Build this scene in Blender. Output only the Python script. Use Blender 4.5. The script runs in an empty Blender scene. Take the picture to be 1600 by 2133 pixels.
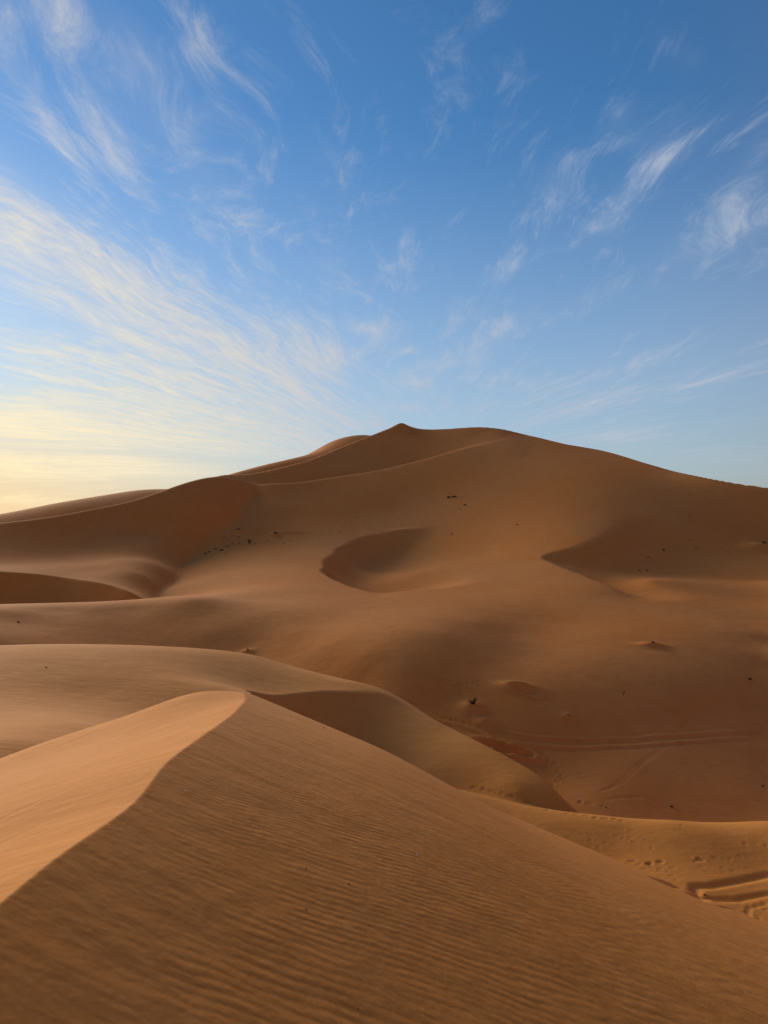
import bpy, math, random
import numpy as np
sc=bpy.context.scene
COL=sc.collection
# ------------------------------------------------------------ camera (26 mm phone lens, portrait, held level)
cam=bpy.data.cameras.new('camera'); co=bpy.data.objects.new('camera',cam); COL.objects.link(co); sc.camera=co
cam.sensor_fit='VERTICAL'; cam.sensor_height=36.0; cam.lens=36*1540/2133.0; cam.shift_y=23.5/2133
cam.clip_start=.05; cam.clip_end=6000
co.location=(0,0,0); co.rotation_euler=(math.pi/2,0,0)
# ------------------------------------------------------------ light
SUN_EL=5.0; SUN_AZ=-54.0            # degrees; azimuth from the view direction, negative = left
sc.view_settings.view_transform='Standard'; sc.view_settings.look='None'; sc.view_settings.gamma=1.0
sc.view_settings.exposure=1.2
class G:
    """tiny expression helper for shader node trees"""
    def __init__(s,tree): s.t=tree; s.n=tree.nodes; s.l=tree.links
    def put(s,sock,v):
        if hasattr(v,'is_output') or isinstance(v,bpy.types.NodeSocket): s.l.new(v,sock)
        elif v is not None: sock.default_value=v
    def m(s,op,a,b=None,c=None,clamp=False):
        x=s.n.new('ShaderNodeMath'); x.operation=op; x.use_clamp=clamp
        for k,v in enumerate((a,b,c)):
            if v is not None: s.put(x.inputs[k],v)
        return x.outputs[0]
    def add(s,a,b): return s.m('ADD',a,b)
    def sub(s,a,b): return s.m('SUBTRACT',a,b)
    def mul(s,a,b): return s.m('MULTIPLY',a,b)
    def div(s,a,b): return s.m('DIVIDE',a,b)
    def ramp(s,x,a,b,c=0.0,d=1.0,smooth=True):
        q=s.n.new('ShaderNodeMapRange'); q.interpolation_type='SMOOTHSTEP' if smooth else 'LINEAR'; q.clamp=True
        for k,v in enumerate((x,a,b,c,d)): s.put(q.inputs[k],v)
        return q.outputs[0]
    def xyz(s,a,b,c):
        q=s.n.new('ShaderNodeCombineXYZ')
        for k,v in enumerate((a,b,c)): s.put(q.inputs[k],v)
        return q.outputs[0]
    def sep(s,v):
        q=s.n.new('ShaderNodeSeparateXYZ'); s.put(q.inputs[0],v); return q.outputs
    def noise(s,v,scale=1,detail=4,rough=.5,dist=0.0,lac=2.0,color=False):
        q=s.n.new('ShaderNodeTexNoise'); s.put(q.inputs['Vector'],v); q.inputs['Scale'].default_value=scale
        q.inputs['Detail'].default_value=detail; q.inputs['Roughness'].default_value=rough
        q.inputs['Distortion'].default_value=dist; q.inputs['Lacunarity'].default_value=lac
        return q.outputs[1 if color else 0]
    def mix(s,f,a,b,mode='MIX'):
        q=s.n.new('ShaderNodeMix'); q.data_type='RGBA'; q.blend_type=mode; q.clamp_factor=True
        s.put(q.inputs[0],f); s.put(q.inputs[6],a if not isinstance(a,tuple) else (*a,1) if len(a)==3 else a)
        s.put(q.inputs[7],b if not isinstance(b,tuple) else (*b,1) if len(b)==3 else b); return q.outputs[2]
world=bpy.data.worlds.new('World'); sc.world=world; world.use_nodes=True
g=G(world.node_tree); bg=g.n['Background']
sky=g.n.new('ShaderNodeTexSky'); sky.sky_type='NISHITA'; sky.sun_disc=False
sky.sun_elevation=math.radians(SUN_EL); sky.sun_rotation=math.radians(SUN_AZ); sky.ozone_density=4.0; sky.air_density=1.0; sky.dust_density=1.0
def world_sky():
    tc=g.n.new('ShaderNodeTexCoord'); D=g.sep(tc.outputs['Generated']); x,y,z=D[0],D[1],D[2]
    zc=g.m('MAXIMUM',z,0.0)
    # azimuth and elevation of a sky direction
    az=g.m('ARCTAN2',x,y); hor=g.m('SQRT',g.add(g.mul(x,x),g.mul(y,y))); el=g.m('ARCTAN2',zc,hor)
    # cirrus sheet: sky direction carried onto a flat layer overhead
    zz=g.add(zc,.09); X=g.div(x,zz); Y=g.div(y,zz)
    cx=g.sub(X,.3); cy=g.sub(6.5,Y)                      # streaks run together towards a far point ahead
    U=g.mul(g.m('ARCTAN2',cx,cy),4.2); V=g.m('SQRT',g.add(g.mul(cx,cx),g.mul(cy,cy)))
    warp=g.noise(g.xyz(g.mul(X,.9),g.mul(Y,.5),3.1),1,3,.5,color=True); wv=g.sep(warp)
    U2=g.add(U,g.mul(g.sub(wv[0],.5),.95)); V2=g.add(V,g.mul(g.sub(wv[1],.5),1.4))
    n1=g.noise(g.xyz(g.mul(U2,8.0),g.mul(V2,1.9),0),1,7,.64,.35)
    n2=g.noise(g.xyz(g.mul(U2,27.0),g.mul(V2,6.0),7.7),1,5,.68,.5)
    n3=g.noise(g.xyz(g.mul(U,1.1),g.mul(V2,.45),21.0),1,5,.5)
    # where the cirrus lies: soft patches in azimuth / elevation  (az, el, half width, half height, tilt, amount)
    mask=None; dirv=g.xyz(az,el,0.0)
    for (px,py,w,h,rot,amt) in CLOUDS:
        a0=math.atan((px-800)/1540); e0=math.atan((1090-py)/1540*math.cos(a0))
        mp=g.n.new('ShaderNodeMapping'); mp.vector_type='TEXTURE'; g.l.new(dirv,mp.inputs[0])
        mp.inputs['Location'].default_value=(a0,e0,0); mp.inputs['Rotation'].default_value=(0,0,math.radians(rot)); mp.inputs['Scale'].default_value=(2.2*w/1540,2.2*h/1540,1)
        gr=g.n.new('ShaderNodeTexGradient'); gr.gradient_type='QUADRATIC_SPHERE'; g.l.new(mp.outputs[0],gr.inputs[0])
        mask=g.m('MULTIPLY_ADD',gr.outputs['Fac'],amt*1.35,0.0 if mask is None else mask)
    nn=g.add(g.add(g.mul(n1,.58),g.mul(n2,.42)),g.mul(g.sub(n3,.5),.30)); mask=g.m('MINIMUM',mask,1.05)
    a_=g.ramp(g.add(nn,g.mul(mask,.205)),.525,.90)
    veil=g.mul(g.ramp(mask,.1,1.3),.24)
    dens=g.m('MINIMUM',g.add(g.mul(a_,.76),veil),.93)
    return x,y,z,az,el,dens,sky.outputs[0]
CLOUDS=[(200,590,330,75,-26,.66),(420,710,360,85,-24,.70),(620,690,110,60,-30,.30),(40,480,150,70,-36,.55),(130,740,240,45,-14,.65),(200,830,240,40,-8,.45),(520,830,200,60,-18,.6),
 (80,890,240,40,-3,.9),(350,890,280,45,-8,.85),(560,930,160,25,-6,.7),(100,975,280,34,-2,.9),(330,975,180,16,-2,.6),(80,1045,220,14,-2,.6),
 (300,240,420,240,-45,.17),(750,560,380,160,-35,.14),(1350,620,300,200,10,.14),(1050,860,500,60,0,.22),
 (150,60,110,60,-45,.24),(290,110,60,40,-45,.25),(90,240,170,28,-50,.35),(220,290,110,30,-55,.42),(400,100,40,60,-50,.2),(370,290,170,45,-50,.28),(520,290,160,60,-40,.12),(690,320,60,45,-40,.26),(420,470,90,30,-45,.2),
 (1150,400,60,60,48,.50),(1190,330,30,30,60,.3),(1310,410,80,32,42,.52),(1250,475,50,18,10,.35),(1290,240,55,45,20,.42),(1390,330,60,22,15,.46),(1300,300,60,20,5,.3),(1400,250,60,50,50,.25),
 (1530,400,60,30,30,.35),(1530,480,130,50,14,.50),(1590,300,50,30,25,.38),(1500,250,80,30,10,.25),(770,685,50,20,-5,.75),(845,730,45,14,-5,.45),(1040,690,80,34,24,.55),(930,760,80,22,10,.45),(1080,555,36,18,30,.45),(820,552,24,12,20,.35),
 (690,750,60,35,0,.55),(860,800,70,26,0,.60),(850,850,60,14,0,.5),(770,885,70,12,-4,.5),(1050,790,70,20,0,.35),(1290,770,240,40,12,.42),(1450,800,180,30,10,.40),(1190,855,110,16,14,.60),(1290,910,110,20,2,.75),(1480,950,180,35,0,.45),
 (1390,90,40,60,60,.3),(1450,120,30,25,0,.2),(1160,520,50,12,5,.3),(1220,620,60,20,15,.2),(20,30,50,40,-50,.25)]
x,y,z,az,el,dens,skyc=world_sky()
# sky grading (haze and colour of the evening air by direction)
sunaz=math.radians(SUN_AZ)
dsun=g.m('ABSOLUTE',g.sub(az,sunaz))
hs=g.n.new('ShaderNodeHueSaturation'); g.l.new(skyc,hs.inputs['Color']); hs.inputs['Saturation'].default_value=1.03; hs.inputs['Value'].default_value=1.24
near_sun=g.ramp(dsun,0.1,1.25,1,0); low=g.ramp(el,0,.42,1,0,False)
glow=g.mul(near_sun,g.mul(low,low))
horiz=g.ramp(el,0,.19,1,0)
skyg=g.mix(g.mul(g.ramp(el,0,.52,1,0),g.ramp(dsun,.2,1.3,.80,.50)),hs.outputs[0],g.mix(g.ramp(dsun,.15,1.2,1,0),g.mix(g.ramp(dsun,1.3,2.2),(2.15,2.35,2.75),(.95,.66,.50)),(2.2,2.42,2.48)))
skyg=g.mix(g.mul(horiz,g.ramp(dsun,.25,1.0,.85,0)),skyg,(4.1,2.75,1.25))
skyg=g.mix(g.mul(g.ramp(dsun,1.2,2.4,0,.8),g.ramp(el,.3,1.0,1,.25)),skyg,(1.05,.56,.34))
skyg=g.mix(g.ramp(z,-.02,0,1,0),skyg,(.8,.45,.22))
cl=g.mix(g.ramp(dsun,.3,1.1,1,0),(1.95,2.15,2.55),(3.75,3.30,2.55))
cloudcol=g.mix(g.mul(g.ramp(dsun,.25,1.0,1,0),g.ramp(el,.02,.30,1,0)),cl,(4.9,4.0,2.2))
out=g.mix(g.mul(dens,g.ramp(z,-.01,.01)),skyg,cloudcol)
g.l.new(out,bg.inputs[0]); bg.inputs[1].default_value=.108
SUN_E=2.35;SUN_A=36.0;SUN_AZ_L=-36;SUN_EL_L=10.0
sl=bpy.data.lights.new('sun','SUN'); so=bpy.data.objects.new('sun',sl); COL.objects.link(so)
sl.energy=SUN_E; sl.angle=math.radians(SUN_A); sl.color=(1.0,.92,.72)
_a=math.radians(SUN_AZ_L); _e=math.radians(SUN_EL_L)
import mathutils
so.rotation_euler=mathutils.Vector((-math.sin(_a)*math.cos(_e),-math.cos(_a)*math.cos(_e),-math.sin(_e))).to_track_quat('-Z','Y').to_euler()
F=1540.0; HZ=1090.0
def rs(px,r):
    if r>145: r=145+(r-145)*.78
    return r*(1+.13*min(max((px-1050)/550.,0),1.6)*min(max((r-38)/14.,0),1))
def th(px): return math.atan((px-800.0)/F)
def img(px,py,r):            # photo pixel + distance -> (theta, ln r, w=z/r)
    t=th(px); r=rs(px,r); return (t, math.log(r), -(py-HZ)/F*math.cos(t))
class Surf:
    """smooth surface w(theta, ln r) through scattered points (thin plate spline)"""
    def __init__(s,lam=1e-5): s.p=[]; s.lam=lam; s.c=None
    def i(s,*pts):
        for (px,py,r) in pts: s.p.append(img(px,py,r))
        return s
    def y(s,*pts):           # px, py, forward distance
        for (px,py,Y) in pts: t=th(px); s.p.append((t,math.log(Y/math.cos(t)),-(py-HZ)/F*math.cos(t)))
        return s
    def g(s,*pts):           # px, r, z
        for (px,r,z) in pts: s.p.append((th(px),math.log(rs(px,r)),z/r))
        return s
    def v(s,*pts):           # theta, l, value
        s.p+= [tuple(q) for q in pts]; return s
    def contour(s,pts,k=1.0,d=.22,near=True,far=True):
        for (px,py,r) in pts:
            t,l,w=img(px,py,r); s.p.append((t,l,w))
            if far: s.p.append((t,l+d,w-k*d*d))
            if near: s.p.append((t,l-d,w-k*d*d))
        return s
    def fit(s):
        P=np.array(s.p); n=len(P); D=np.hypot(P[:,None,0]-P[None,:,0],P[:,None,1]-P[None,:,1])
        K=np.where(D>0,D*D*np.log(np.maximum(D,1e-12)),0)+s.lam*np.eye(n)
        Q=np.c_[np.ones(n),P[:,:2]]
        A=np.block([[K,Q],[Q.T,np.zeros((3,3))]])
        s.c=np.linalg.solve(A,np.r_[P[:,2],0,0,0]); s.P=P; return s
    def __call__(s,T,L):
        if s.c is None: s.fit()
        T=np.asarray(T,float);L=np.asarray(L,float)
        out=s.c[-3]+s.c[-2]*T+s.c[-1]*L
        for k,(a,b,_) in enumerate(s.P):
            d2=(T-a)**2+(L-b)**2
            out=out+s.c[k]*.5*d2*np.log(np.maximum(d2,1e-24))
        return out
def smin(a,b,k): 
    h=np.maximum(k-np.abs(a-b),0)/k
    return np.minimum(a,b)-h*h*k*.25
def smax(a,b,k): return -smin(-a,-b,k)
def pix_r(fn,px,py,r0,r1,n=600):     # distance at which surface fn passes through a photo pixel (first crossing from below)
    t=th(px); l=np.linspace(math.log(r0),math.log(r1),n); w=fn(np.full(n,t),l)
    target=-(py-HZ)/F*math.cos(t)
    m=np.maximum.accumulate(w); k=int(np.searchsorted(m,target))
    k=min(k,n-1)
    return math.exp(l[k])

# ---------------- near dune
_c=[(-300,2130),(-120,1980),(0,1885),(50,1842),(100,1800),(160,1757),(220,1718),(262,1688),(287,1668),(303,1648),(318,1625),(332,1604),(350,1585),(372,1568),(410,1541),(450,1513),(480,1492),(500,1472),(521,1452)]
def RNz(X,Y):              # rippled right flank of the near dune: a gently domed ramp
    u=X+.09*Y+1.3; p=np.clip((X+.4)/3.4,0,1); p=p*p*(3-2*p)*np.clip(Y/17.7,0,1.1)*.31
    return -p-(1.384+.0505*Y+.00615*Y*Y+.42*u+.17*u*np.exp(-(np.maximum(Y,0)/6.0)**2)/(1+(u/6.)**2))
def RN(T,L):
    R=np.exp(L); return RNz(R*np.sin(T),R*np.cos(T))/R
def rn_r(px,py):
    t=(px-800)/F; Y=np.linspace(.5,17,1500); s_=-RNz(t*Y,Y)/Y; m=np.minimum.accumulate(s_)
    return Y[min(int(np.sum(m>(py-HZ)/F)),1499)]/math.cos(th(px))
crest=[(x,y,rn_r(x,y)) for x,y in _c]
_cx=np.array([r*math.sin(th(x)) for x,y,r in crest]); _cy=np.array([r*math.cos(th(x)) for x,y,r in crest])
_gy=np.linspace(-6,34,801); _lin=np.polyfit(_cy[3:],_cx[3:],1)
_gx=np.interp(_gy,_cy,_cx); _gx=np.where(_gy>_cy[-1],_cx[-1]+(_gy-_cy[-1])*-.10,_gx); _gx=np.where(_gy<_cy[0],_cx[0]+(_gy-_cy[0])*-.09,_gx)
_k=np.exp(-.5*(np.arange(-12,13)/4.5)**2); _k/=_k.sum()
_gx=np.convolve(np.pad(_gx,12,mode='edge'),_k,'valid'); _gs=-1.3-.10*_gy-.2
def LNz(X,Y):              # left flank, turned to the evening light
    xc=np.interp(Y,_gy,_gx); xs_=np.interp(Y,_gy,_gs); u0=xc-X
    zc=RNz(xc,Y); e=1-np.exp(-np.maximum(u0,0)/1.3); ue=u0+(xs_-xc)*e*.8
    q=np.clip((Y-10.5)/4.5,0,1); q=q*q*(3-2*q); m=.31*(1-q)+.10*q
    z=zc-m*ue+np.where(ue>0,.005*ue*ue*(1-q)-.035*q*ue*ue,0)
    z=z+.22*np.exp(-((X+3.75)/1.0)**2-((Y-15.2)/2.0)**2)
    d=np.maximum(Y-16.5,0); return z-.05*d*d*np.clip((X+7.5)/2.5,0,1)
def LN(T,L):
    R=np.exp(L); X=R*np.sin(T); Y=R*np.cos(T); z=LNz(X,Y)
    return np.where(Y<-5,-9,z/R)
def near(T,L): return smin(RN(T,L),LN(T,L),.0006)

# ---------------- plateau, slip face, second ridge
FL=Surf(1e-4)   # floor right of the near dune (far edge drops into the bowl)
FL.i((1000,1700,28),(1250,1790,26.2),(1600,1900,24.6),(1600,1800,28.2),(1300,1740,28.1),(900,1640,30),(1430,1850,24.9))
FL.contour([(980,1650,30.5),(1060,1670,30),(1130,1685,29.5),(1250,1700,29.5),(1400,1710,30),(1600,1712,31),(1900,1720,33)],k=2.2,d=.12,near=False)
FL.g((800,15,-11.5),(1600,12,-11.3),(2200,15,-11.5),(1200,15,-11.5),(700,45,-24),(1200,45,-24),(1600,45,-24),(2200,50,-24),(600,30,-12.5),(2200,25,-11.0))
TP=Surf(1e-5)   # flat top of the second ridge
TP.i((0,1345,43),(200,1343,43.5),(400,1350,45),(530,1365,46),(600,1387,45),(700,1411,44),(800,1437,43),(875,1484,40),(950,1521,38),(1000,1546,36.5),(1100,1600,34.3),(1150,1640,33),(1178,1672,32.3))
TP.i((560,1447,36),(650,1441,38),(740,1440,39.8),(800,1446,41.2))
TP.i((0,1545,19.0),(0,1500,23.5),(200,1512,23.5),(200,1450,30.5),(0,1420,32),(350,1450,31),(400,1400,37),(450,1430,33.5))
TP.g((-400,45,-6.8),(-400,20,-5.3),(0,12,-5.1),(300,17,-6.2),(500,25,-7.6),(900,30,-8),(1300,28,-10),(1500,40,-18),(1500,60,-30))
TP.g((0,15,-5.1),(-200,15,-5.2),(-300,10,-5.0),(200,17.5,-5.6))
TP.g((0,62,-11.8),(200,60,-12),(400,58,-12.5),(600,57,-13.3),(800,54,-14),(1000,46,-14.5),(1200,38,-15.5),(-400,62,-12),(0,90,-25),(800,90,-30),(1200,70,-30))
SF=Surf(1e-5)   # slip face towards the basin
SF.i((520,1449,35.2),(560,1447,36),(650,1441,38),(740,1440,39.8),(800,1446,41.2),(850,1463,41.2),(875,1484,40),(950,1521,38),(1000,1546,36.5),(1100,1600,34.3),(1150,1640,33),(1178,1672,32.3))
SF.i((700,1515,36.2),(800,1550,35.6),(900,1610,33.2),(1000,1630,32.4),(1080,1650,31.6))
SF.g((480,34,-6.0),(400,34,-4.5),(450,29,-5),(350,38,-3.),(500,31,-7.5),(600,30,-11.0),(300,32,-6.),(0,32,-1.),(-300,32,3),(900,27,-13.5),(1100,26,-14),(700,50,-5),(1000,50,-5),(1300,36,-13),(1300,50,-8),(0,45,4),(400,45,-1))
def mid(T,L):
    return smax(smin(TP(T,L),SF(T,L),.003),FL(T,L),.012)

# ---------------- middle basin, great dune front
M=Surf(2e-5)
M.i((300,1266,98),(380,1222,108),(200,1266,112))
M.y((0,1271,65.45),(100,1267,69.87),(200,1264,72.32),(300,1260,74.32),(400,1249,75.06))

M.y((-40,1320,57.5),(40,1296,63.23),(40,1344,56.63),(120,1272,69.7),(120,1320,61.91),(200,1296,67.41),(200,1344,61.35),(280,1272,72.62),(280,1320,66.07),(360,1296,69.6),(360,1344,64.47),(440,1272,72.43),(440,1320,66.88),(440,1368,62.89),(520,1008,178.96),(520,1056,162.92),(520,1104,150.47),(520,1152,131.61),(520,1200,103.36),(520,1248,79.28),(520,1296,69.21),(520,1344,64.83),(600,1032,170.85),(600,1080,157.43),(600,1128,141.27),(600,1176,115.2),(600,1224,88.68),(600,1272,72.58),(600,1320,65.75),(600,1368,61.22),(680,1008,179.1),(680,1056,164.63),(680,1104,150.29),(680,1152,128.31),(680,1200,101.2),(680,1248,80.72),(680,1296,68.36),(680,1344,61.37),(680,1392,57.73),(760,984,186.47),(760,1032,171.7),(760,1080,158.29),(760,1128,141.87),(760,1176,117.58),(760,1224,92.97),(760,1272,74.28),(760,1320,62.88),(760,1368,57.92),(760,1416,55.19),(840,960,193.13),(840,1008,177.35),(840,1056,164.76),(840,1104,150.22),(840,1152,132.39),(840,1200,107.5),(840,1248,83.64),(840,1296,67.49),(840,1344,59.61),(840,1392,55.79),(840,1440,53.25),(920,936,201.25),(920,984,182.56),(920,1032,168.44),(920,1080,154.9),(920,1128,140.99),(920,1176,121.51),(920,1224,96.15),(920,1272,75.57),(920,1320,64.01),(920,1368,58.48),(920,1416,55),(920,1464,52.48),(920,1512,49.87),(1000,960,188.76),(1000,1008,172.17),(1000,1056,157.25),(1000,1104,143.04),(1000,1152,128.38),(1000,1200,107.37),(1000,1248,85.69),(1000,1296,71.51),(1000,1344,63.7),(1000,1392,58.26),(1000,1440,54.21),(1000,1488,51.28),(1000,1536,48.74),(1080,936,197.33),(1080,984,176.52),(1080,1032,160.43),(1080,1080,144.87),(1080,1128,129.68),(1080,1176,114.22),(1080,1224,95.83),(1080,1272,80.29),(1080,1320,70.64),(1080,1368,62.87),(1080,1416,56.83),(1080,1464,53.09),(1080,1512,50.35),(1080,1560,47.81),(1160,912,208.27),(1160,960,182.46),(1160,1008,164.14),(1160,1056,148.42),(1160,1104,132.3),(1160,1152,117.77),(1160,1200,102.7),(1160,1248,87.95),(1160,1296,76.82),(1160,1344,67.39),(1160,1392,60.34),(1160,1440,55.48),(1160,1488,52.26),(1160,1536,49.85),(1160,1584,47.21),(1160,1632,44.5),(1240,936,193.27),(1240,984,169.15),(1240,1032,153.65),(1240,1080,138.64),(1240,1128,123.49),(1240,1176,109.43),(1240,1224,94.64),(1240,1272,82.57),(1240,1320,72.02),(1240,1368,64.06),(1240,1416,58.64),(1240,1464,54.72),(1240,1512,51.66),(1240,1560,49.1),(1240,1608,46.22),(1240,1656,43.13),(1240,1704,40.61),(1320,960,179.01),(1320,1008,159.56),(1320,1056,146.53),(1320,1104,132.95),(1320,1152,120.07),(1320,1200,105.61),(1320,1248,90.25),(1320,1296,77.57),(1320,1344,68.43),(1320,1392,62.05),(1320,1440,57.63),(1320,1488,54.06),(1320,1536,51.27),(1320,1584,47.92),(1320,1632,45.19),(1320,1680,42.61),(1400,984,167.1),(1400,1032,153.09),(1400,1080,141.89),(1400,1128,130.88),(1400,1176,117.33),(1400,1224,100.98),(1400,1272,84.87),(1400,1320,73.45),(1400,1368,66.07),(1400,1416,60.72),(1400,1464,56.92),(1400,1512,53.73),(1400,1560,50.32),(1400,1608,47.24),(1400,1656,44.55),(1400,1704,42.14),(1480,1008,156.58),(1480,1056,148.15),(1480,1104,138.79),(1480,1152,126.88),(1480,1200,111.62),(1480,1248,94.6),(1480,1296,79.96),(1480,1344,70.67),(1480,1392,64.53),(1480,1440,59.99),(1480,1488,56.82),(1480,1536,53.17),(1480,1584,49.67),(1480,1632,46.56),(1480,1680,43.85),(1560,1032,150.55),(1560,1080,144.89),(1560,1128,135.15),(1560,1176,121.13),(1560,1224,104.73),(1560,1272,88.54),(1560,1320,76.33),(1560,1368,68.84),(1560,1416,63.56),(1560,1464,59.79),(1560,1512,56.17),(1560,1560,52.48),(1560,1608,49.02),(1560,1656,45.84),(1560,1704,43.14),(1640,1008,150.12),(1640,1056,146.47),(1640,1104,141.77),(1640,1152,130.18),(1640,1200,114.25),(1640,1248,98.18),(1640,1296,83.35),(1640,1344,73.97),(1640,1392,67.1),(1640,1440,62.56),(1640,1488,58.96),(1640,1536,55.35),(1640,1584,51.71),(1640,1632,48.4),(1640,1680,45.21))
M.g((0,48,-13.5),(300,48,-14),(550,48,-14.5),(700,46,-15.5),(800,44,-16),(900,41,-17),(1000,38,-17.5),(1100,36,-18),(1300,34,-18),(1600,36,-18.5))
M.g((-400,60,-10.5),(-400,80,-9),(-400,120,-9),(0,130,-12.5),(-400,160,-12),(0,200,-14),(300,180,-10),(400,200,0))
M.y((1800,1500,51),(1800,1300,67),(1800,1150,104),(1800,1040,150),(2100,1500,50),(2100,1300,66),(2100,1150,105),(2100,1060,150),(1800,1690,43),(2100,1690,42))
M.g((300,25,-20),(800,25,-22),(1200,25,-22),(1700,20,-22),(2200,25,-20))
def on(fn,pts,r0=120,r1=260): return [(a,b,pix_r(fn,a,b,r0,r1)) for a,b in pts]
def fix(s,pts):
    for a,b,r in pts: t_=th(a); s.p.append((t_,math.log(r),-(b-HZ)/F*math.cos(t_)))
# left spur front face
S1=Surf(2e-5)
S1c=[(-150,1100,146),(0,1087,149.5),(100,1075,152.5),(200,1057,157),(275,1041,162),(340,1020,168.5),(400,1000,175.5),(465,991,183.5),(500,998,187),(530,1006,190)]
S1.i(*S1c)
S1.i((0,1163,130.5),(100,1160,132.5),(200,1143,138),(300,1110,148),(400,1080,157),(460,1060,164))
TC=[(-150,1187,113),(0,1191,112),(60,1195,111),(100,1199,110),(150,1206,107),(200,1213,103),(240,1222,100),(268,1232,97.5),(292,1246,96),(315,1264,95)]
S1.i(*TC)
S1.i((0,1176,124),(100,1176,123),(200,1170,124),(200,1190,113),(300,1155,134),(300,1200,111),(350,1140,141),(345,1185,122),(390,1130,147))
S1.g((400,100,-15),(200,88,-8.9),(0,90,-8.4),(100,75,-9.6),(450,130,-14),(600,160,-14),(600,120,-32),(700,180,-12),(800,150,-35),(520,140,-22),(700,130,-36),(520,110,-28),(650,100,-40),(-400,160,-2),(-400,120,-7.5),(-400,90,-9),(420,75,-20))
S1.g((900,220,-20))
# back of the first crest
SB=Surf(2e-5).i((-150,1100,146),(0,1087,149.5),(100,1075,152.5),(200,1057,157),(275,1041,162),(340,1020,168.5),(400,1000,175.5),(465,991,183.5),(530,1006,190))
MC=on(M,[(600,1004),(700,991),(800,975),(900,950),(975,930),(1050,915)]); fix(SB,MC)
SB.g((0,190,-6),(200,200,-2),(400,215,6),(530,215,6),(600,215,7),(700,220,10),(800,226,14),(900,232,19),(975,240,25))
SB.g((0,120,9),(400,140,20),(700,150,26),(1000,170,34),(1150,235,36),(1150,200,40),(1300,200,45),(1300,260,50),(1600,150,40),(1600,250,60),(0,80,20),(800,80,40),(1600,80,40),(-400,160,-1),(-400,190,-8),(-400,120,8),(0,300,-30),(600,300,-10))
# upper face and its back
UP=Surf(2e-5).i((465,989,196),(590,972,208),(645,957,214),(700,935,224),(750,915,234),(800,896,245),(822,888,248),(838,880,251),(852,887,251),(870,892,251),(1000,889,247),(1050,894,243),(1130,913,235))
UP.i((530,1000,197),(600,998,199),(700,985,204),(800,968,211),(900,943,221),(700,965,212),(850,920,233),(1000,905,239))
UP.g((465,170,3),(700,180,2),(900,190,6),(1100,200,16),(300,190,4),(200,220,-10),(1300,230,18),(1300,190,2),(0,250,-20),(1600,220,-10))
UB=Surf(2e-5).i((380,1010,190),(465,989,196),(590,972,208),(645,957,214),(700,935,224),(750,915,234),(800,896,245),(822,888,248),(838,880,251),(852,887,251),(870,892,251),(930,891,249),(1000,889,247),(1050,894,243),)
fix(UB,on(M,[(1130,913),(1180,925),(1250,937),(1330,960),(1400,980),(1470,995),(1530,1006),(1600,1015),(1800,1041)]))
UB.g((465,225,4),(645,245,10),(838,290,22),(1000,285,22),(1130,265,20),(1250,240,14),(1400,205,4),(1600,180,-2),(1800,180,-5),(600,160,30),(1000,190,55),(1400,140,30),(1700,120,25),(200,200,-8),(200,150,30),(600,400,-60),(1000,450,-60),(1600,350,-60))
BR=Surf(2e-5).contour([(480,992,225),(540,978,235),(590,965,240),(645,945,247),(690,920,255),(720,912,262),(760,907,265),(800,915,268)],k=2.0,d=.12)
BR.g((300,240,-8),(1000,290,5),(1000,220,-10),(200,200,-20),(600,400,-50),(600,180,-30),(1200,300,-20))
FLD=Surf(2e-5).contour([(-400,1098,280),(-200,1095,285),(0,1072,290),(100,1052,295),(200,1035,300),(290,1021,305),(340,1020,310),(420,1030,315)],k=1.5,d=.15)
FLD.g((-400,210,-25),(200,210,-25),(500,340,-10),(800,350,-20),(1200,400,-20),(300,450,-40),(1600,400,-30))
FRD=Surf(2e-5).contour([(1300,1050,420),(1480,1018,430),(1520,1008,430),(1560,1006,430),(1600,1014,430),(1700,1030,430),(2000,1050,430)],k=1.5,d=.15)
FRD.g((1000,400,-20),(300,400,-30),(1500,250,-30),(1500,650,-30))
SP=Surf(1e-5)              # slip side of the flat tongue at the foot of the left spur
for _a,_b,_r in TC:
    _t=th(_a); _z=-(_b-HZ)/F*math.cos(_t)*_r
    SP.p.append((_t,math.log(_r),_z/_r))
    for _f,_d in ((.93,-.44),(.86,-.80),(1.10,.45),(1.25,1.0)): SP.p.append((_t,math.log(_r*_f),(_z+_d*.12*_r*1.0)/(_r*_f) if _f<1 else (_z+_d*.25*_r)/(_r*_f)))
SP.g((375,90,4),(375,110,9),(375,130,14),(450,100,20),(450,140,30))
def low0(T,L):
    T=np.asarray(T,float); L=np.asarray(L,float)
    return smax(M(T,L),np.where(L>3.9,smin(S1(T,L),SP(T,L),.002),-9),.006)
def hollow(pts,r0,r1,lam=1e-5,rf=1.35):
    """depth field of a wind-scooped hollow: zero along its crest, positive inside"""
    q=[]
    for px,py,d in pts: q.append((th(px),math.log(pix_r(low0,px,py,r0,r1)),d))
    f=Surf(lam).v(*q).fit(); A=np.array([a for a in q if a[2]>0]); c=A.mean(0); rad=rf*max(np.hypot(A[:,0]-c[0],A[:,1]-c[1]).max(),.05)
    Zr=np.array([a for a in q if a[2]==0]); rad=max(rad,1.05*np.hypot(Zr[:,0]-c[0],Zr[:,1]-c[1]).max())
    return lambda T,L: f(T,L)-.4*np.maximum(0,np.hypot(T-c[0],L-c[1])-rad)
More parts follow.
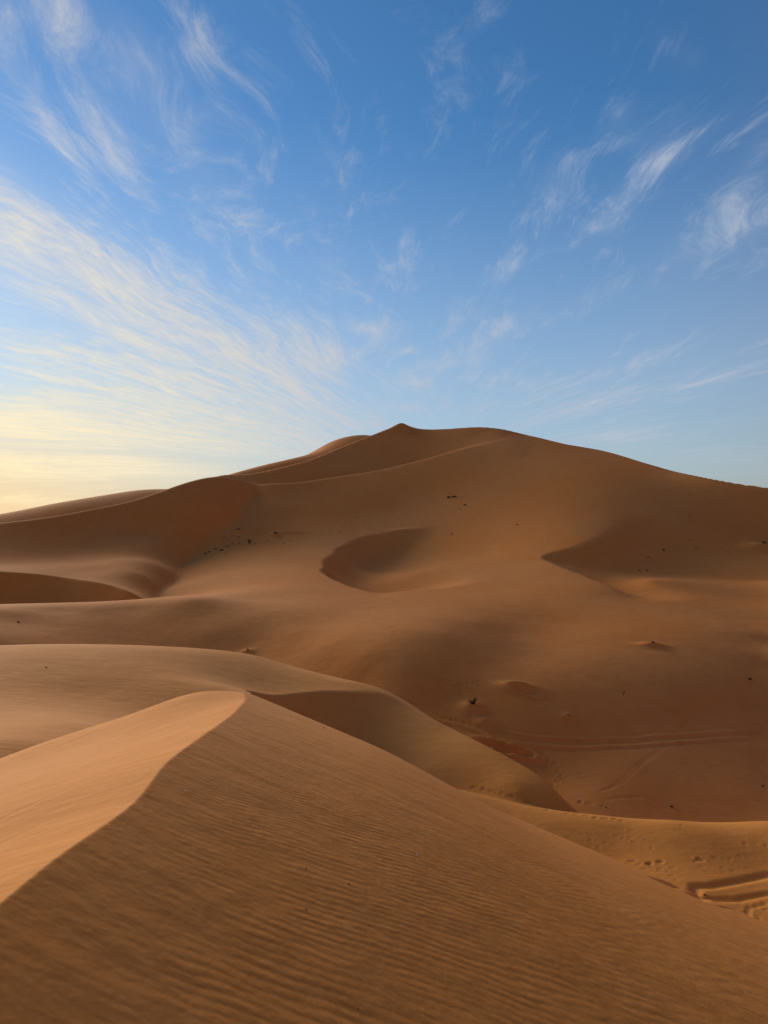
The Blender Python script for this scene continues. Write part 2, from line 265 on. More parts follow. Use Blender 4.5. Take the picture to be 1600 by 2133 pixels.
P1=hollow([(900,1100,0),(860,1106,0),(830,1110,0),(790,1114,0),(750,1121,0),(720,1134,0),(695,1152,0),(672,1175,0),(668,1186,0),(680,1198,0),(710,1213,0),(740,1224,0),(770,1234,0),(790,1241,0),
 (690,1192,.010),(722,1203,.017),(765,1222,.014),(705,1165,.012),(735,1150,.017),(790,1137,.018),(840,1124,.012),(800,1185,.021),(750,1180,.024),(860,1180,.010),(885,1128,.008),(925,1165,.007),(960,1195,.003),(1010,1150,.003),(1080,1165,-.002),(845,1232,-.002),(930,1228,-.006),(620,1180,-.04),(750,1080,-.03),(700,1250,-.03),(900,1060,-.02),(1030,1212,-.005),(850,1280,-.02),(1020,1080,-.01)],62,200)
P2=hollow([(1320,1085,0),(1280,1105,0),(1250,1122,0),(1200,1140,0),(1160,1149,0),(1138,1155,0),(1131,1160,0),(1150,1172,0),(1185,1186,0),(1220,1198,0),(1260,1215,0),(1290,1230,0),(1315,1243,0),
 (1172,1170,.008),(1215,1186,.013),(1255,1204,.012),(1290,1220,.007),(1220,1160,.015),(1300,1160,.015),(1400,1145,.009),(1540,1140,.002),(1360,1210,.000),(1500,1230,-.004),(1700,1200,-.004),(1450,1080,-.01),(1080,1160,-.04),(1150,1100,-.03),(1150,1215,-.03),(1250,1260,-.02),(1150,1240,-.03),(1050,1230,-.03),(1200,1228,-.02),(1100,1200,-.03),(1000,1250,-.03),(1330,1265,-.01),(1400,1275,-.02),(1600,1060,-.015)],60,200,rf=2.2)
def far(T,L):
    low=low0(T,L)
    for P,k in ((P1,.003),(P2,.004)):
        m=(L>4.2)&(L<5.5); d=np.zeros_like(low); d[m]=P(T[m],L[m]); e=smax(d,np.zeros_like(d),k)-k*.0
        low=low-np.where(m,np.minimum(e,.03),0)
    low=smin(low,SB(T,L),.006)
    up=smax(low,np.where(L>4.9,UP(T,L),-9),.004)
    z=smin(up,np.where(L>4.3,UB(T,L),9),.0015)
    for Q in (BR,FLD,FRD): z=smax(z,np.where(L>5.1,Q(T,L),-9),.002)
    return z
def outer(T,L):
    """dunes round and behind the camera, outside the picture"""
    R=np.exp(L); X=R*np.sin(T); Y=R*np.cos(T)
    u=X+.09*Y+1.3; zc=-(1.384+.0505*Y+.00615*Y*Y)
    nz=zc-np.where(u>0,.42*u,-.45*u)
    bz=-9.5+2.6*np.sin(X*.045+.8*np.sin(Y*.03))+1.8*np.sin(Y*.06+X*.02+1.0)
    bz=np.where(R>120,bz+np.minimum((R-120)*.03,9)*(.6+.4*np.sin(3*T)),bz)
    return smax(nz,bz,2.0)/R
def full(T,L):
    z=np.where(L<4.3,mid(T,L),-9); z=smax(z,far(T,L),.010)
    z=smax(z,np.where(L<3.9,near(T,L),-9),.006)
    b=np.clip((np.abs(T)-.80)/.22,0,1); b=b*b*(3-2*b)
    c=np.clip((1.0-L)/.35,0,1); c=c*c*(3-2*c); b=np.maximum(b,c*(np.abs(T)>.62)); b=np.where(L<.35,1,b)
    return np.where(b>0,z*(1-b)+b*outer(T,L),z)
def which(T,L):
    """0 near dune, 1 middle dune, 2 great dune"""
    n=np.where(L<3.9,near(T,L),-9); m=np.where(L<4.3,mid(T,L),-9); f=far(T,L)
    return np.argmax(np.stack([n,m,f]),0)
# ------------------------------------------------------------ sand material
def sand_material(name,SAND_A,SAND_B,SAND_C,SAND_D):
    m=bpy.data.materials.new(name); m.use_nodes=True; k=G(m.node_tree); b=k.n['Principled BSDF']
    tc=k.n.new('ShaderNodeTexCoord'); P=tc.outputs['Object']; q=k.sep(P)
    def at(n):
        a=k.n.new('ShaderNodeAttribute'); a.attribute_name=n; return a.outputs['Fac']
    big=k.noise(P,.05,4,.55); med=k.noise(P,.8,5,.6); fine=k.noise(P,38.0,3,.7); grain=k.noise(P,260.0,2,.8)
    c=k.mix(k.ramp(big,.35,.65),SAND_A,SAND_B)
    c=k.mix(k.mul(k.ramp(med,.38,.70),.45),c,SAND_C)
    # long faint wind streaks of redder and paler grains
    st=k.noise(k.xyz(k.mul(q[0],.35),k.mul(q[1],.05),k.mul(q[2],.6)),1.0,5,.6,.4)
    c=k.mix(k.mul(k.ramp(st,.45,.75),.30),c,SAND_D)
    gr=k.add(.80,k.mul(k.add(k.mul(fine,.45),k.mul(grain,.55)),.40))
    v=k.n.new('ShaderNodeHueSaturation'); k.l.new(c,v.inputs['Color']); k.l.new(gr,v.inputs['Value'])
    k.l.new(v.outputs[0],b.inputs['Base Color']); b.inputs['Roughness'].default_value=.95
    b.inputs['Specular IOR Level'].default_value=.08
    ph=at('ripple_phase'); am=at('ripple_strength'); ln=at('drift')
    wob=k.noise(P,1.1,3,.5); wob2=k.noise(P,5.0,2,.5)
    t=k.add(k.add(ph,k.mul(wob,15.0)),k.mul(wob2,2.2))
    t2=k.add(k.mul(t,.84),k.mul(k.noise(P,.6,2,.5),7.0)); pick=k.ramp(k.noise(P,.75,2,.5),.47,.55)
    sa=k.m('SINE',t); sb=k.m('SINE',t2); s=k.add(k.mul(sa,k.sub(1.0,pick)),k.mul(sb,pick)); s=k.m('POWER',k.add(k.mul(s,.5),.5),1.3)
    patch=k.ramp(k.noise(P,1.3,5,.65),.36,.62,.10,1.0)
    h=k.mul(k.mul(s,patch),k.mul(am,RIPPLE_H))
    # coarse faint swells across the ripples
    h=k.add(h,k.mul(k.mul(k.noise(P,3.0,4,.6),am),.012))
    # slip side: long thin avalanche and wind marks that follow the crest
    ls=k.noise(k.xyz(k.mul(k.sub(k.mul(q[0],.93),k.mul(q[1],.37)),5.5),k.mul(k.add(k.mul(q[0],.37),k.mul(q[1],.93)),.55),0.0),1.0,6,.66,.2)
    lsd=k.mul(k.ramp(ls,.55,.70),k.mul(ln,k.ramp(k.noise(P,.35,2,.5),.42,.60)))
    h=k.sub(h,k.mul(lsd,.013))
    h=k.add(h,k.mul(fine,.0005)); h=k.add(h,k.mul(k.noise(P,2.2,4,.55),.004)); h=k.add(h,k.mul(k.noise(P,.45,6,.62),.06)); h=k.add(h,k.mul(k.noise(k.xyz(k.mul(q[0],.9),k.mul(q[1],2.6),q[2]),1.0,3,.6),.016))
    bp=k.n.new('ShaderNodeBump'); bp.inputs['Distance'].default_value=1.0; bp.inputs['Strength'].default_value=1.0
    k.l.new(h,bp.inputs['Height']); k.l.new(bp.outputs[0],b.inputs['Normal'])
    return m
RIPPLE_H=.0023
SAND=sand_material('ochre_sand',(.63,.221,.042),(.63,.242,.056),(.58,.195,.030),(.67,.266,.066))
SAND_RED=sand_material('red_sand',(.69,.220,.042),(.68,.240,.057),(.64,.192,.031),(.71,.263,.070))
# ------------------------------------------------------------ the ground, solved on one polar grid
fov=math.radians(31)
side=np.linspace(0,1,34)[1:]**1.5
edge=math.radians(70)
TH=np.r_[(-fov-(edge-fov)*side)[::-1],np.linspace(-fov,fov,720),fov+(edge-fov)*side]
back=np.linspace(edge,2*math.pi-edge,40)[1:-1]
TH=np.r_[TH,back]                       # closes round behind the camera
def seg(a,b,n): return np.linspace(math.log(a),math.log(b),n,endpoint=False)
LR=np.concatenate([seg(.12,2.1,26),seg(2.1,9,240),seg(9,60,640),seg(60,260,400),seg(260,420,50),seg(420,2600,50)])
def solve():
    T,L=np.meshgrid(TH,LR,indexing='ij'); w=np.empty_like(T); wh=np.zeros(T.shape,np.int8)
    Tm=np.where(T>math.pi,T-2*math.pi,T)
    for i in range(0,len(TH),60):
        w[i:i+60]=full(Tm[i:i+60],L[i:i+60]); wh[i:i+60]=which(Tm[i:i+60],L[i:i+60])
    R=np.exp(L); Z=w*R
    f=np.clip((R-330)/300,0,1); Z=Z*(1-f)+f*(-22+3*np.sin(T*9))    # far out of sight: level sand sea
    Z=np.clip(Z,-40,60)
    return T,L,R,R*np.sin(T),R*np.cos(T),Z,wh
T,L,R,X,Y,Z,WH=solve()
NC=33+720+33
PYG=HZ-F*Z[:NC]/Y[:NC]
def hit(px,py,rmin=2.2):
    """ground point seen at a photo pixel (first surface met by the line of sight)"""
    i=int(np.argmin(np.abs(TH[:NC]-th(px)))); m=np.minimum.accumulate(np.where(LR<math.log(rmin),1e9,PYG[i])); j=int(np.argmax(m<=py))
    r=math.exp(LR[j]); return r*math.sin(th(px)),r*math.cos(th(px))
def zat(x,y):
    t=math.atan2(x,y); l=math.log(math.hypot(x,y)); i=np.searchsorted(TH[:NC],t)-1; j=np.searchsorted(LR,l)-1
    a=(t-TH[i])/(TH[i+1]-TH[i]); b=(l-LR[j])/(LR[j+1]-LR[j])
    return (Z[i,j]*(1-a)+Z[i+1,j]*a)*(1-b)+(Z[i,j+1]*(1-a)+Z[i+1,j+1]*a)*b
def window(x0,x1,y0,y1):
    c=[(x0,y0),(x0,y1),(x1,y0),(x1,y1)]; tt=[math.atan2(a,b) for a,b in c]; rr=[math.hypot(a,b) for a,b in c]
    i0=max(np.searchsorted(TH[:NC],min(tt))-1,0); i1=min(np.searchsorted(TH[:NC],max(tt))+1,NC)
    j0=max(np.searchsorted(LR,math.log(min(rr)*.97))-1,0); j1=np.searchsorted(LR,math.log(max(rr)*1.02))+1
    return slice(i0,i1),slice(j0,j1)
rnd=random.Random(5)
def dent(x,y,ang,ln,wd,depth,rim=.25):
    s=window(x-3*ln,x+3*ln,y-3*ln,y+3*ln); dx=X[s]-x; dy=Y[s]-y; c,sn=math.cos(ang),math.sin(ang)
    a=(dx*c+dy*sn)/ln; b=(-dx*sn+dy*c)/wd; q=a*a+b*b
    Z[s]+= -depth*np.exp(-q**1.5)+rim*depth*np.exp(-((np.sqrt(q)-1.45)/.45)**2)
def bump(x,y,ang,ln,wd,h,skew=0.0):
    s=window(x-3*ln,x+3*ln,y-3*max(ln,wd),y+3*max(ln,wd)); dx=X[s]-x; dy=Y[s]-y; c,sn=math.cos(ang),math.sin(ang)
    a=(dx*c+dy*sn)/ln; b=(-dx*sn+dy*c)/wd; a=a*(1+skew*np.sign(a)); Z[s]+=h*np.exp(-(a*a+b*b))
def groove(pix,w,depth,rim=.2,n=2,fade=1.0,rmin=15.5):
    P=[hit(*p,rmin) for p in pix]; Q=[]
    for k in range(len(P)-1):
        for f in np.linspace(0,1,6,endpoint=False): Q.append((P[k][0]*(1-f)+P[k+1][0]*f,P[k][1]*(1-f)+P[k+1][1]*f))
    Q.append(P[-1]); Q=np.array(Q)
    s=window(Q[:,0].min()-1,Q[:,0].max()+1,Q[:,1].min()-1,Q[:,1].max()+1); xs_,ys_=X[s],Y[s]; D=np.full(xs_.shape,1e9); E=np.zeros(xs_.shape)
    tot=len(Q)-1
    for k in range(tot):
        ax,ay=Q[k]; bx,by=Q[k+1]; vx,vy=bx-ax,by-ay; vv=vx*vx+vy*vy+1e-9
        u=np.clip(((xs_-ax)*vx+(ys_-ay)*vy)/vv,0,1); d=np.hypot(xs_-ax-u*vx,ys_-ay-u*vy); m=d<D; D=np.where(m,d,D); E=np.where(m,(k+u)/tot,E)
    f=np.clip(E/.06,0,1)*np.clip((1-E)/.06,0,1) if fade else 1
    Z[s]+= f*(-depth*np.exp(-(D/w)**(2*n)) + rim*abs(depth)*np.exp(-((D-1.7*w)/(.6*w))**2))
# wheel ruts at the foot of the near dune
groove([(1380,1848),(1405,1843),(1450,1848),(1482,1846),(1525,1839),(1562,1831),(1600,1823),(1700,1803)],.17,.085,.06,fade=0,n=1)
groove([(1450,1872),(1474,1872),(1500,1876),(1537,1875),(1570,1869),(1600,1862),(1700,1846)],.14,.065,.06,fade=0,n=1)
groove([(1500,1900),(1560,1892),(1600,1884)],.08,.02)
# older vehicle tracks round the bowl
for pts,d in (([(1050,1524),(1080,1530),(1112,1536),(1150,1538),(1200,1541),(1250,1541),(1300,1540),(1390,1534),(1500,1525),(1600,1520)],-.10),([(1040,1540),(1080,1549),(1115,1554),(1150,1556),(1225,1558),(1300,1556),(1390,1549),(1475,1543),(1580,1538)],-.10),
              ([(905,1500),(960,1512),(1010,1532),(1040,1540)],-.07)):
    groove(pts,.17,d*.6,-.6,n=1)
for pts in ([(1240,1655),(1280,1635),(1320,1601),(1360,1570),(1400,1532),(1430,1505),(1455,1470)],[(1255,1650),(1300,1630),(1340,1593),(1380,1562),(1415,1530),(1445,1497),(1470,1465)],
            [(1425,1277),(1450,1268),(1480,1258),(1515,1250)],[(1428,1281),(1455,1272),(1490,1262)],[(1000,1322),(1050,1321),(1090,1320)],[(840,1415),(880,1413),(920,1417)],
            [(990,1477),(1020,1482),(1060,1488)],[(1262,1668),(1290,1664),(1340,1661)],[(430,1150),(448,1125),(465,1100),(480,1078)],[(400,1160),(424,1120),(446,1090)],
            [(20,1208),(60,1232),(90,1255)],[(110,1222),(150,1232),(200,1252)],[(700,1250),(740,1258),(800,1256)],[(690,1268),(730,1272)]):
    groove(pts,.10,.022,.3,n=1)
# footprints (photo pixels of each print)
RIM=[(985,1641),(992,1641),(1007,1646),(1015,1648),(1022,1649),(1045,1655),(1060,1660),(1067,1662),(1097,1672),(1102,1674),(1122,1677),(1131,1679),(1146,1681),(1160,1684),(1140,1688),(1182,1695),(1200,1698),(1222,1700),(1240,1703),(1262,1705),(1281,1707),(1294,1710)]
FLAT=[(1211,1741),(1285,1744),(1297,1749),(1306,1751),(1314,1746),(1321,1755),(1357,1767),(1247,1766),(1315,1732),(1552,1759),(1575,1760),(1597,1762),(1522,1789),(1542,1785),(1489,1789),(1330,1801),(1357,1808),(1342,1811),(1374,1812),(1376,1816),(1387,1818),(1402,1809),(1449,1794),(1462,1806),(1506,1809),(1526,1817),(1399,1825),(1409,1833),(1570,1850),(1560,1885),(1575,1891),(1550,1902),(1579,1911),(1592,1882),(1596,1896),(1580,1916),(1230,1752),(1262,1758),(1420,1720),(1312,1700),(1455,1790)]
BIG=[(1316,1796),(1353,1799),(1375,1797),(1459,1792)]
BOWL=[(909,1489),(929,1496),(940,1499),(952,1501),(965,1505),(970,1508),(981,1507),(986,1511),(994,1515),(1000,1517),(1010,1519),(1022,1524),(1021,1529),(1027,1530),(1030,1537),(1034,1541),(1124,1570),(1131,1572),(1132,1579),(1142,1584),(1142,1589),(1152,1594),(1159,1591),(1155,1599),(1161,1605),(1161,1610),(1166,1615),(1161,1629),(1112,1565),(1116,1555),(1254,1681),(1208,1672),(1228,1675),(1150,1636),(1157,1642),(975,1424),(985,1421),(997,1421),(960,1428),(948,1431),(935,1428),(900,1440),(885,1445),(915,1436),(1000,1430)]
HIGH=[(557,1128),(563,1127),(573,1129),(592,1132),(606,1128),(591,1123),(614,1119),(621,1123),(630,1117),(640,1118),(654,1118),(690,1113),(711,1109),(682,1119),(745,1078),(762,1096),(700,1094),(723,1099),(735,1092),(668,1121),(649,1112),(935,1038),(961,1062),(1078,1093),(943,1114),(760,1180)]
for grp,ln,wd,dp in ((RIM,.13,.07,.04),(FLAT,.10,.05,.022),(BIG,.16,.07,.045),(BOWL,.18,.11,.07),(HIGH,.38,.22,.12)):
    for px,py in grp:
        x,y=hit(px,py,15.5); dent(x,y,rnd.uniform(-.5,.5),ln*rnd.uniform(.8,1.15),wd*rnd.uniform(.8,1.2),dp*rnd.uniform(.8,1.2))
# small hummocks and scoops in the sand
for px,py,ln,wd,h in ((982,1478,.9,.8,.42),(1012,1506,.7,.5,.24),(1078,1434,1.5,.8,.38),(1360,1346,1.3,.6,.34),(515,1360,.7,.5,.22),(1185,1496,.5,.4,.14),(1588,1142,2.6,1.4,.9),(1380,1152,.9,.8,.4),(497,1110,1.2,1.0,.55),(574,1116,1.2,1.0,.5),(600,1110,3.2,.8,.40),(840,1105,3.0,1.0,.25)):
    x,y=hit(px,py); bump(x,y,0.1,ln,wd,h)
for px,py,ln,wd,h in ((1040,1560,1.25,.42,.42),(1088,1572,.65,.38,.38),(1092,1440,.9,.5,.22)):
    x,y=hit(px,py); dent(x,y,-.35,ln,wd,h,.35)
def ripple_fields():
    k=2*math.pi/.070; f=.26+.11*(np.clip(Y,0,14)-4)
    ph=k*(-f*X+.05*X*X+.9*Y*(1-.012*np.clip(Y,0,14)))
    u=X+.09*Y+1.3
    st=np.clip((u-.1)/.9,0,1)*np.clip((12.5-R)/6,0,1)*(WH==0)*(X>-4)*(Y>0)
    ln=((WH==0)&(u<.6)&(LN(T,np.where(R<1,0,L))<RN(T,L)))*np.clip((18-R)/5,0,1)
    return ph,st,ln
PH,ST,DR=ripple_fields()
def build_part(name,code,label,mat):
    n,m=T.shape; idx=np.arange(n*m,dtype=np.int64).reshape(n,m); ring=np.vstack([idx,idx[:1]]); wr=np.vstack([WH,WH[:1]])
    q=np.stack([ring[:-1,:-1],ring[1:,:-1],ring[1:,1:],ring[:-1,1:]],-1)[:, :, ::-1][wr[:-1,:-1]==code]
    used=np.unique(q); new=np.full(n*m,-1,np.int64); new[used]=np.arange(len(used)); q=new[q].astype(np.int32)
    co=np.stack([X.ravel()[used],Y.ravel()[used],Z.ravel()[used]],-1).astype(np.float32)
    me=bpy.data.meshes.new(name); me.vertices.add(len(used)); me.vertices.foreach_set('co',co.ravel())
    nf=len(q); me.loops.add(nf*4); me.loops.foreach_set('vertex_index',q.ravel()); me.polygons.add(nf)
    me.polygons.foreach_set('loop_start',np.arange(0,nf*4,4,dtype=np.int32)); me.polygons.foreach_set('loop_total',np.full(nf,4,dtype=np.int32))
    me.polygons.foreach_set('use_smooth',np.ones(nf,dtype=bool)); me.update(calc_edges=True)
    for nm,v in (('ripple_phase',PH),('ripple_strength',ST),('drift',DR)):
        a=me.attributes.new(nm,'FLOAT','POINT'); a.data.foreach_set('value',v.ravel()[used].astype(np.float32))
    me.materials.append(mat)
    o=bpy.data.objects.new(name,me); COL.objects.link(o); o['kind']='structure'; o['label']=label
    return o
build_part('near_dune',0,'rippled near dune with a sunlit left flank',SAND)
build_part('middle_dune',1,'smooth middle dune and sand flat below the near dune',SAND)
build_part('great_dune',2,'great sand dune with hollows that fills the background',SAND_RED)
# ------------------------------------------------------------ things lying on the sand
def flat_mat(name,col,rough=.9,var=.25,scale=8.0):
    m=bpy.data.materials.new(name); m.use_nodes=True; k=G(m.node_tree); b=k.n['Principled BSDF']
    tc=k.n.new('ShaderNodeTexCoord'); n=k.noise(tc.outputs['Object'],scale,4,.6)
    k.l.new(k.mix(k.ramp(n,.3,.7),tuple(c*(1-var) for c in col),tuple(min(c*(1+var),1) for c in col)),b.inputs['Base Color'])
    b.inputs['Roughness'].default_value=rough; b.inputs['Specular IOR Level'].default_value=.2; return m
M_STONE=flat_mat('dark_stone',(.13,.070,.036)); M_STONE2=flat_mat('brown_stone',(.27,.125,.048)); M_TWIG=flat_mat('dry_twig',(.045,.030,.020)); M_STRAW=flat_mat('dry_grass',(.09,.060,.032)); M_PALE=flat_mat('pale_scrap',(.78,.76,.70),.6,.08)
M_BARK=flat_mat('shrub_wood',(.035,.024,.018))
import bmesh
from mathutils import Vector, Matrix, noise as mn
def tag(o,label,cat,group=None):
    o['label']=label; o['category']=cat
    if group: o['group']=group
def link(name,bm,mat,parent=None,smooth=False):
    me=bpy.data.meshes.new(name); bm.to_mesh(me); bm.free(); me.materials.append(mat)
    if smooth:
        for p in me.polygons: p.use_smooth=True
    o=bpy.data.objects.new(name,me); COL.objects.link(o); o.parent=parent; return o
def empty(name,loc):
    o=bpy.data.objects.new(name,None); COL.objects.link(o); o.location=loc; o.empty_display_size=.1; return o
def stone_bm(w,d,h,seed):
    bm=bmesh.new(); bmesh.ops.create_icosphere(bm,subdivisions=3,radius=1.0)
    rr=random.Random(seed); planes=[(Vector((rr.uniform(-1,1),rr.uniform(-1,1),rr.uniform(-.3,1))).normalized(),rr.uniform(.62,.9)) for _ in range(9)]
    for v in bm.verts:
        c=v.co.copy(); q=1+.22*mn.noise(c*1.6+Vector((seed*3.1,0,0)))+.10*mn.noise(c*4.5+Vector((0,seed*1.7,0)))
        c*=q
        for n,dd in planes:
            e=c.dot(n)-dd
            if e>0: c-=n*e*.85
        v.co=Vector((c.x*w/2,c.y*d/2,c.z*h*.72+h*.18))
    return bm
def tube(bm,pts,r0,r1,n=5):
    rings=[]
    for k,p in enumerate(pts):
        q=pts[min(k+1,len(pts)-1)]-pts[max(k-1,0)]; q.normalize(); a=q.orthogonal().normalized(); b=q.cross(a); r=r0+(r1-r0)*k/(len(pts)-1)
        rings.append([bm.verts.new(p+(a*math.cos(2*math.pi*i/n)+b*math.sin(2*math.pi*i/n))*r) for i in range(n)])
    for u,v in zip(rings,rings[1:]):
        for i in range(n): bm.faces.new((u[i],u[(i+1)%n],v[(i+1)%n],v[i]))
    bm.faces.new(rings[0][::-1]); bm.faces.new(rings[-1])
def pos(px,py):
    x,y=hit(px,py,15.5 if px>1390 and 1740<py<1950 else 2.2); return x,y,zat(x,y)
def stone(px,py,w,h,label,seed,mat=None,group=None,name='stone',depth=None,cat='stone'):
    x,y,z=pos(px,py); w*=.78 if w>.1 else 1; h*=.78
    o=link(name,stone_bm(w,depth or w*.75,h,seed),mat or M_STONE); o.location=(x,y,z-.06*h); o.rotation_euler=(0,0,random.Random(seed).uniform(0,6.28)*.15)
    tag(o,label,cat,group); return o
def shrub(px,py,w,h,label,seed,group=None):
    """low wind-beaten desert shrub: woody branches, each with dry twigs"""
    x,y,z=pos(px,py); root=empty('desert_shrub',(x,y,z)); rr=random.Random(seed)
    for k in range(9):
        a=rr.uniform(0,6.28); lean=rr.uniform(.35,1.0); L_=h*rr.uniform(.75,1.1)
        bm=bmesh.new(); p=Vector((rr.uniform(-.12,.12)*w,rr.uniform(-.12,.12)*w,-.05)); pts=[p.copy()]
        d=Vector((math.cos(a)*lean,math.sin(a)*lean,1)).normalized()
        for s in range(4):
            p=p+d*L_/4; d=(d+Vector((rr.uniform(-.3,.3),rr.uniform(-.3,.3),rr.uniform(-.25,.1)))).normalized(); pts.append(p.copy())
        tube(bm,pts,.03*w,.010*w)
        br=link('branch',bm,M_BARK,root)
        bm=bmesh.new()
        for t_ in range(26):
            b0=pts[rr.randrange(1,5)]; dd=Vector((rr.gauss(0,1),rr.gauss(0,1),rr.gauss(.35,.6))).normalized(); l_=w*rr.uniform(.10,.26)
            m_=b0+dd*l_*.5+Vector((0,0,rr.uniform(-.02,.04)*w)); tube(bm,[b0,m_,b0+dd*l_],.008*w,.003*w,3)
        link('twigs',bm,M_TWIG,br)['kind']='stuff'
    tag(root,label,'shrub',group); return root
def scrap(px,py,s,label,seed,group=None):
    x,y,z=pos(px,py); rr=random.Random(seed); bm=bmesh.new(); n=5; V=[]
    for i in range(n):
        V.append([bm.verts.new(((i/(n-1)-.5)*s+rr.uniform(-.08,.08)*s,(j/(n-1)-.5)*s*.7+rr.uniform(-.08,.08)*s,rr.uniform(0,.30)*s+.03*s)) for j in range(n)])
    for i in range(n-1):
        for j in range(n-1): bm.faces.new((V[i][j],V[i+1][j],V[i+1][j+1],V[i][j+1]))
    bmesh.ops.solidify(bm,geom=bm.faces[:],thickness=s*.03)
    o=link('paper_scrap',bm,M_PALE); o.location=(x,y,z+.01); o.rotation_euler=(0,0,rr.uniform(0,6)); tag(o,label,'litter',group); return o
def twig(px,py,l_,label,seed,up=.5):
    x,y,z=pos(px,py); rr=random.Random(seed); root=empty('dry_twig',(x,y,z)); bm=bmesh.new()
    p0=Vector((0,0,-.01)); p1=Vector((.25*l_,.05*l_,up*l_*.6)); p2=Vector((.45*l_,-.05*l_,up*l_)); tube(bm,[p0,p1,p2],.06*l_,.03*l_,5); link('stem',bm,M_TWIG,root)
    for k in range(3):
        bm=bmesh.new(); b=p0.lerp(p2,rr.uniform(.3,.8)); d=Vector((rr.uniform(-1,1),rr.uniform(-1,1),rr.uniform(0,.8))).normalized(); tube(bm,[b,b+d*l_*.2,b+d*l_*.42+Vector((0,0,.04*l_))],.035*l_,.015*l_,4); link('side_shoot',bm,M_TWIG,root)
    tag(root,label,'twig'); return root
def tuft(px,py,s,label,seed,group=None):
    x,y,z=pos(px,py); rr=random.Random(seed); bm=bmesh.new()
    for k in range(70):
        a=rr.uniform(0,6.28); b=Vector((math.cos(a),math.sin(a),0))*s*.18*rr.random(); d=Vector((math.cos(a)*rr.uniform(.2,.9),math.sin(a)*rr.uniform(.2,.9),1)).normalized()
        l_=s*rr.uniform(.35,.75); q=b+d*l_*.6; e=b+d*l_+Vector((math.cos(a),math.sin(a),-.6))*l_*.22; sd=d.cross(Vector((0,0,1))).normalized()*s*.022
        v=[bm.verts.new(c) for c in (b-sd,b+sd,q+sd*.7,q-sd*.7,e)]; bm.faces.new(v[:4]); bm.faces.new((v[3],v[2],v[4]))
    o=link('grass_tuft',bm,M_STRAW); o.location=(x,y,z); tag(o,label,'grass tuft',group); return o
# the dark clump and the line of lumps at the foot of the great dune
shrub(520,1133,1.25,.95,'blackish dry shrub, tallest and darkest clump on the far slope',3)
shrub(985,1480,.85,.42,'low dark dry shrub on top of a small sand hummock in the basin',8)
stone(497,1108,1.25,.45,'flat dark stone slab highest above the row of lumps, left of the black shrub',11)
stone(498,1118,.8,.25,'small brown stone just under the flat dark slab',12,M_STONE2)
stone(467,1120,.6,.28,'small dark stone beside the faint track above the row of lumps',13)
stone(428,1154,1.1,.25,'low dark stone at the lower left end of the row of lumps',14)
stone(436,1150,.9,.30,'dark stone second from the lower left end of the row of lumps',15)
stone(449,1145,1.3,.40,'broad brown lump in the middle of the row, with a ragged edge',16,M_STONE2)
stone(462,1147,1.0,.55,'upright blackish stone in the middle of the row, below the broad brown lump',17)
stone(474,1138,1.2,.35,'long brown stone right of the upright blackish stone',18,M_STONE2)
stone(485,1134,.6,.22,'small flat stone at the upper right of the long brown stone',19,M_STONE2)
stone(499,1134,.5,.25,'little dark stone midway between the row of lumps and the black shrub',20)
stone(531,1132,.7,.20,'flat brown stone touching the right foot of the black shrub',21,M_STONE2)
stone(574,1115,1.2,.45,'dark brown stone half buried at the tip of a sand streak',22)
for i,(px,py,lb) in enumerate([(558,1127,'small brown stone nearest the right side of the black shrub'),(592,1131,'lowest of the small brown stones scattered right of the black shrub'),(606,1128,'small brown stone midway along the scatter, among the densest prints'),(621,1123,'small brown stone just right of the densest prints on the far slope'),
    (654,1118,'small brown stone halfway between the black shrub and the crescent hollow'),(690,1113,'small brown stone left of the crescent hollow rim'),(711,1109,'small brown stone just above the crescent hollow rim'),(745,1078,'small brown stone highest up, well above the crescent hollow')]):
    stone(px,py,.5,.16,lb,30+i,M_STONE2,'small stones scattered below the great dune')
stone(935,1036,1.4,.35,'left one of two flat dark stones high on the great dune face',41)
stone(946,1036,1.5,.38,'right one of two flat dark stones high on the great dune face',42)
stone(968,1053,.8,.35,'small dark stone lower right of the two flat stones on the great dune face',43)
stone(961,1062,.7,.2,'tiny brown stone below the pair of flat stones on the great dune face',44,M_STONE2)
stone(1078,1093,.7,.25,'lone tiny stone in the middle of the great dune face',45)
stone(943,1114,.8,.25,'lone brown stone just above the crescent hollow',46,M_STONE2)
for i,(px,py,lb) in enumerate([(1437,1076,'uppermost tiny brown stone on the dark right face of the great dune'),(1437,1126,'tiny brown stone in the dark hollow, second from the top'),(1517,1151,'rightmost tiny brown stone in the dark right hand hollow'),(1450,1143,'tiny brown stone just below another in the dark right hand hollow')]):
    stone(px,py,.6,.2,lb,50+i,M_STONE2,'tiny stones on the dark right face')
stone(1381,1150,.9,.45,'dark stone on a little mound above the right hand hollow floor',60)
stone(1350,1160,.8,.25,'flat brown stone left of the little mound in the right hand hollow',61,M_STONE2)
stone(1332,1189,.6,.2,'left one of a pair of small dark stones on the hollow floor',62)
stone(1347,1189,.6,.22,'right one of a pair of small dark stones on the hollow floor',63)
stone(1590,1140,1.6,.45,'dark rim stone on the mound at the right edge of the picture',64)
stone(1360,1345,.45,.14,'dark flat stone on the crest of a low hummock above the basin wall',65)
stone(516,1360,.42,.20,'small brown stone on the skyline of the smooth middle dune',66,M_STONE2)
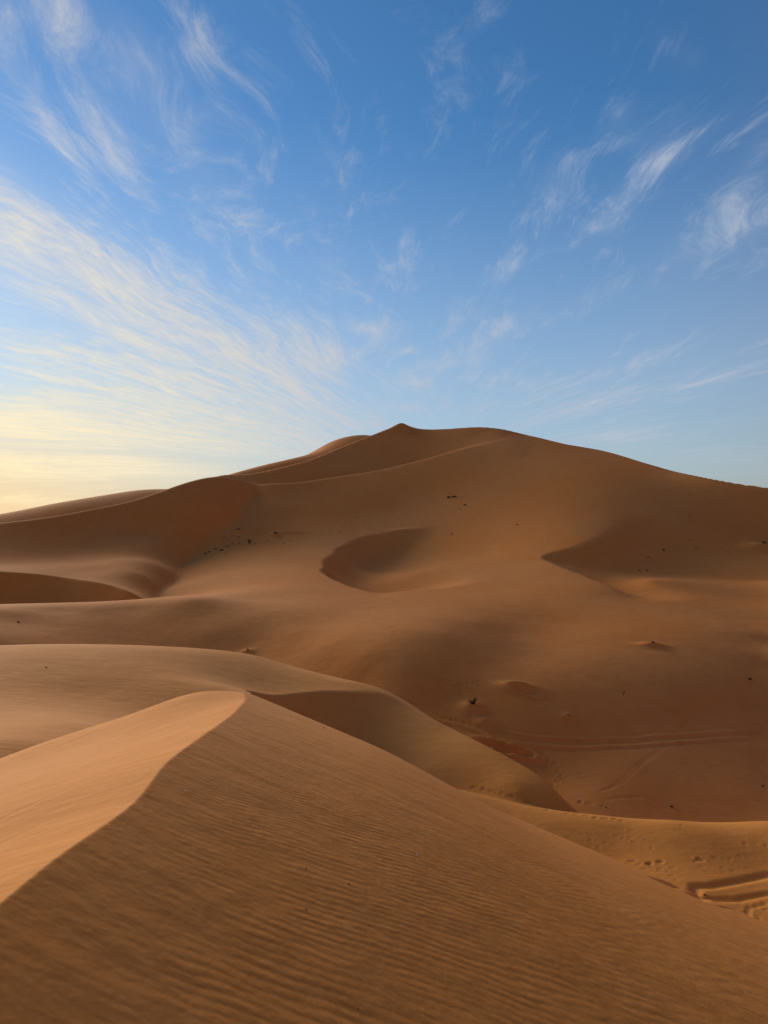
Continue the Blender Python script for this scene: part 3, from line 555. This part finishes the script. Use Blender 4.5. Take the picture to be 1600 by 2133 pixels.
tuft(1563,1418,.42,'dark dry grass tuft on the basin wall near the right edge',70)
tuft(1590,1640,.25,'small dry grass tuft low on the basin wall at the right edge',71)
twig(1297,1450,.42,'thin upright dry twig on the dark basin wall',72,1.0)
stone(1185,1495,.35,.14,'small brown stone on the dark basin floor above the vehicle tracks',73,M_STONE2)
stone(1398,1681,.32,.13,'small black stone lying alone on the basin floor right of the scraps',74)
stone(1468,1864,.10,.05,'little black stone between the two deep wheel ruts',75)
stone(1262,1682,.16,.06,'small dark stone on the basin floor behind the footprint line',76)
stone(38,1296,.34,.12,'small dark stone on the smooth slope at the left edge',77)
stone(96,1391,.14,.06,'tiny dark stone on the flank of the middle dune at the left',78)
scrap(1160,1617,.17,'white scrap beside the winding footprints on the basin floor',80)
scrap(1214,1617,.12,'white scrap alone right of the winding footprints',81)
scrap(1203,1658,.09,'upper one of two tiny white scraps at the bottom of the basin',82)
scrap(1206,1666,.10,'lower one of two tiny white scraps at the bottom of the basin',83)
scrap(1024,1559,.12,'white scrap at the edge of the dark scoop below the middle dune',84)
scrap(1338,1749,.07,'tiny white scrap on the sand flat with scattered footprints',85)
scrap(387,1651,.020,'tiny white speck on the rippled near dune close to its crest',86)
scrap(868,1785,.022,'pale chip among the fine ripples in the middle of the near dune',87)
scrap(654,1510,.035,'pale chip near the far edge of the rippled near dune',88)
twig(636,1811,.030,'short dark twig stuck in the ripples left of the black pebble',90,.5)
stone(727,1845,.018,.012,'black pebble on the ripples in the middle of the near dune',91,None,None,'pebble',None,'pebble')
stone(637,1896,.020,.008,'flat brown pebble on the ripples below the short twig',92,M_STONE2,None,'pebble',None,'pebble')
stone(655,1923,.014,.008,'small brown pebble on the ripples, lower right of the flat pebble',93,M_STONE2,None,'pebble',None,'pebble')
stone(745,2107,.018,.007,'flat pebble on the broad ripples at the bottom of the picture',94,M_STONE2,None,'pebble',None,'pebble')
stone(674,1516,.045,.02,'dark pebble near the far edge of the rippled near dune',95,None,None,'pebble',None,'pebble')
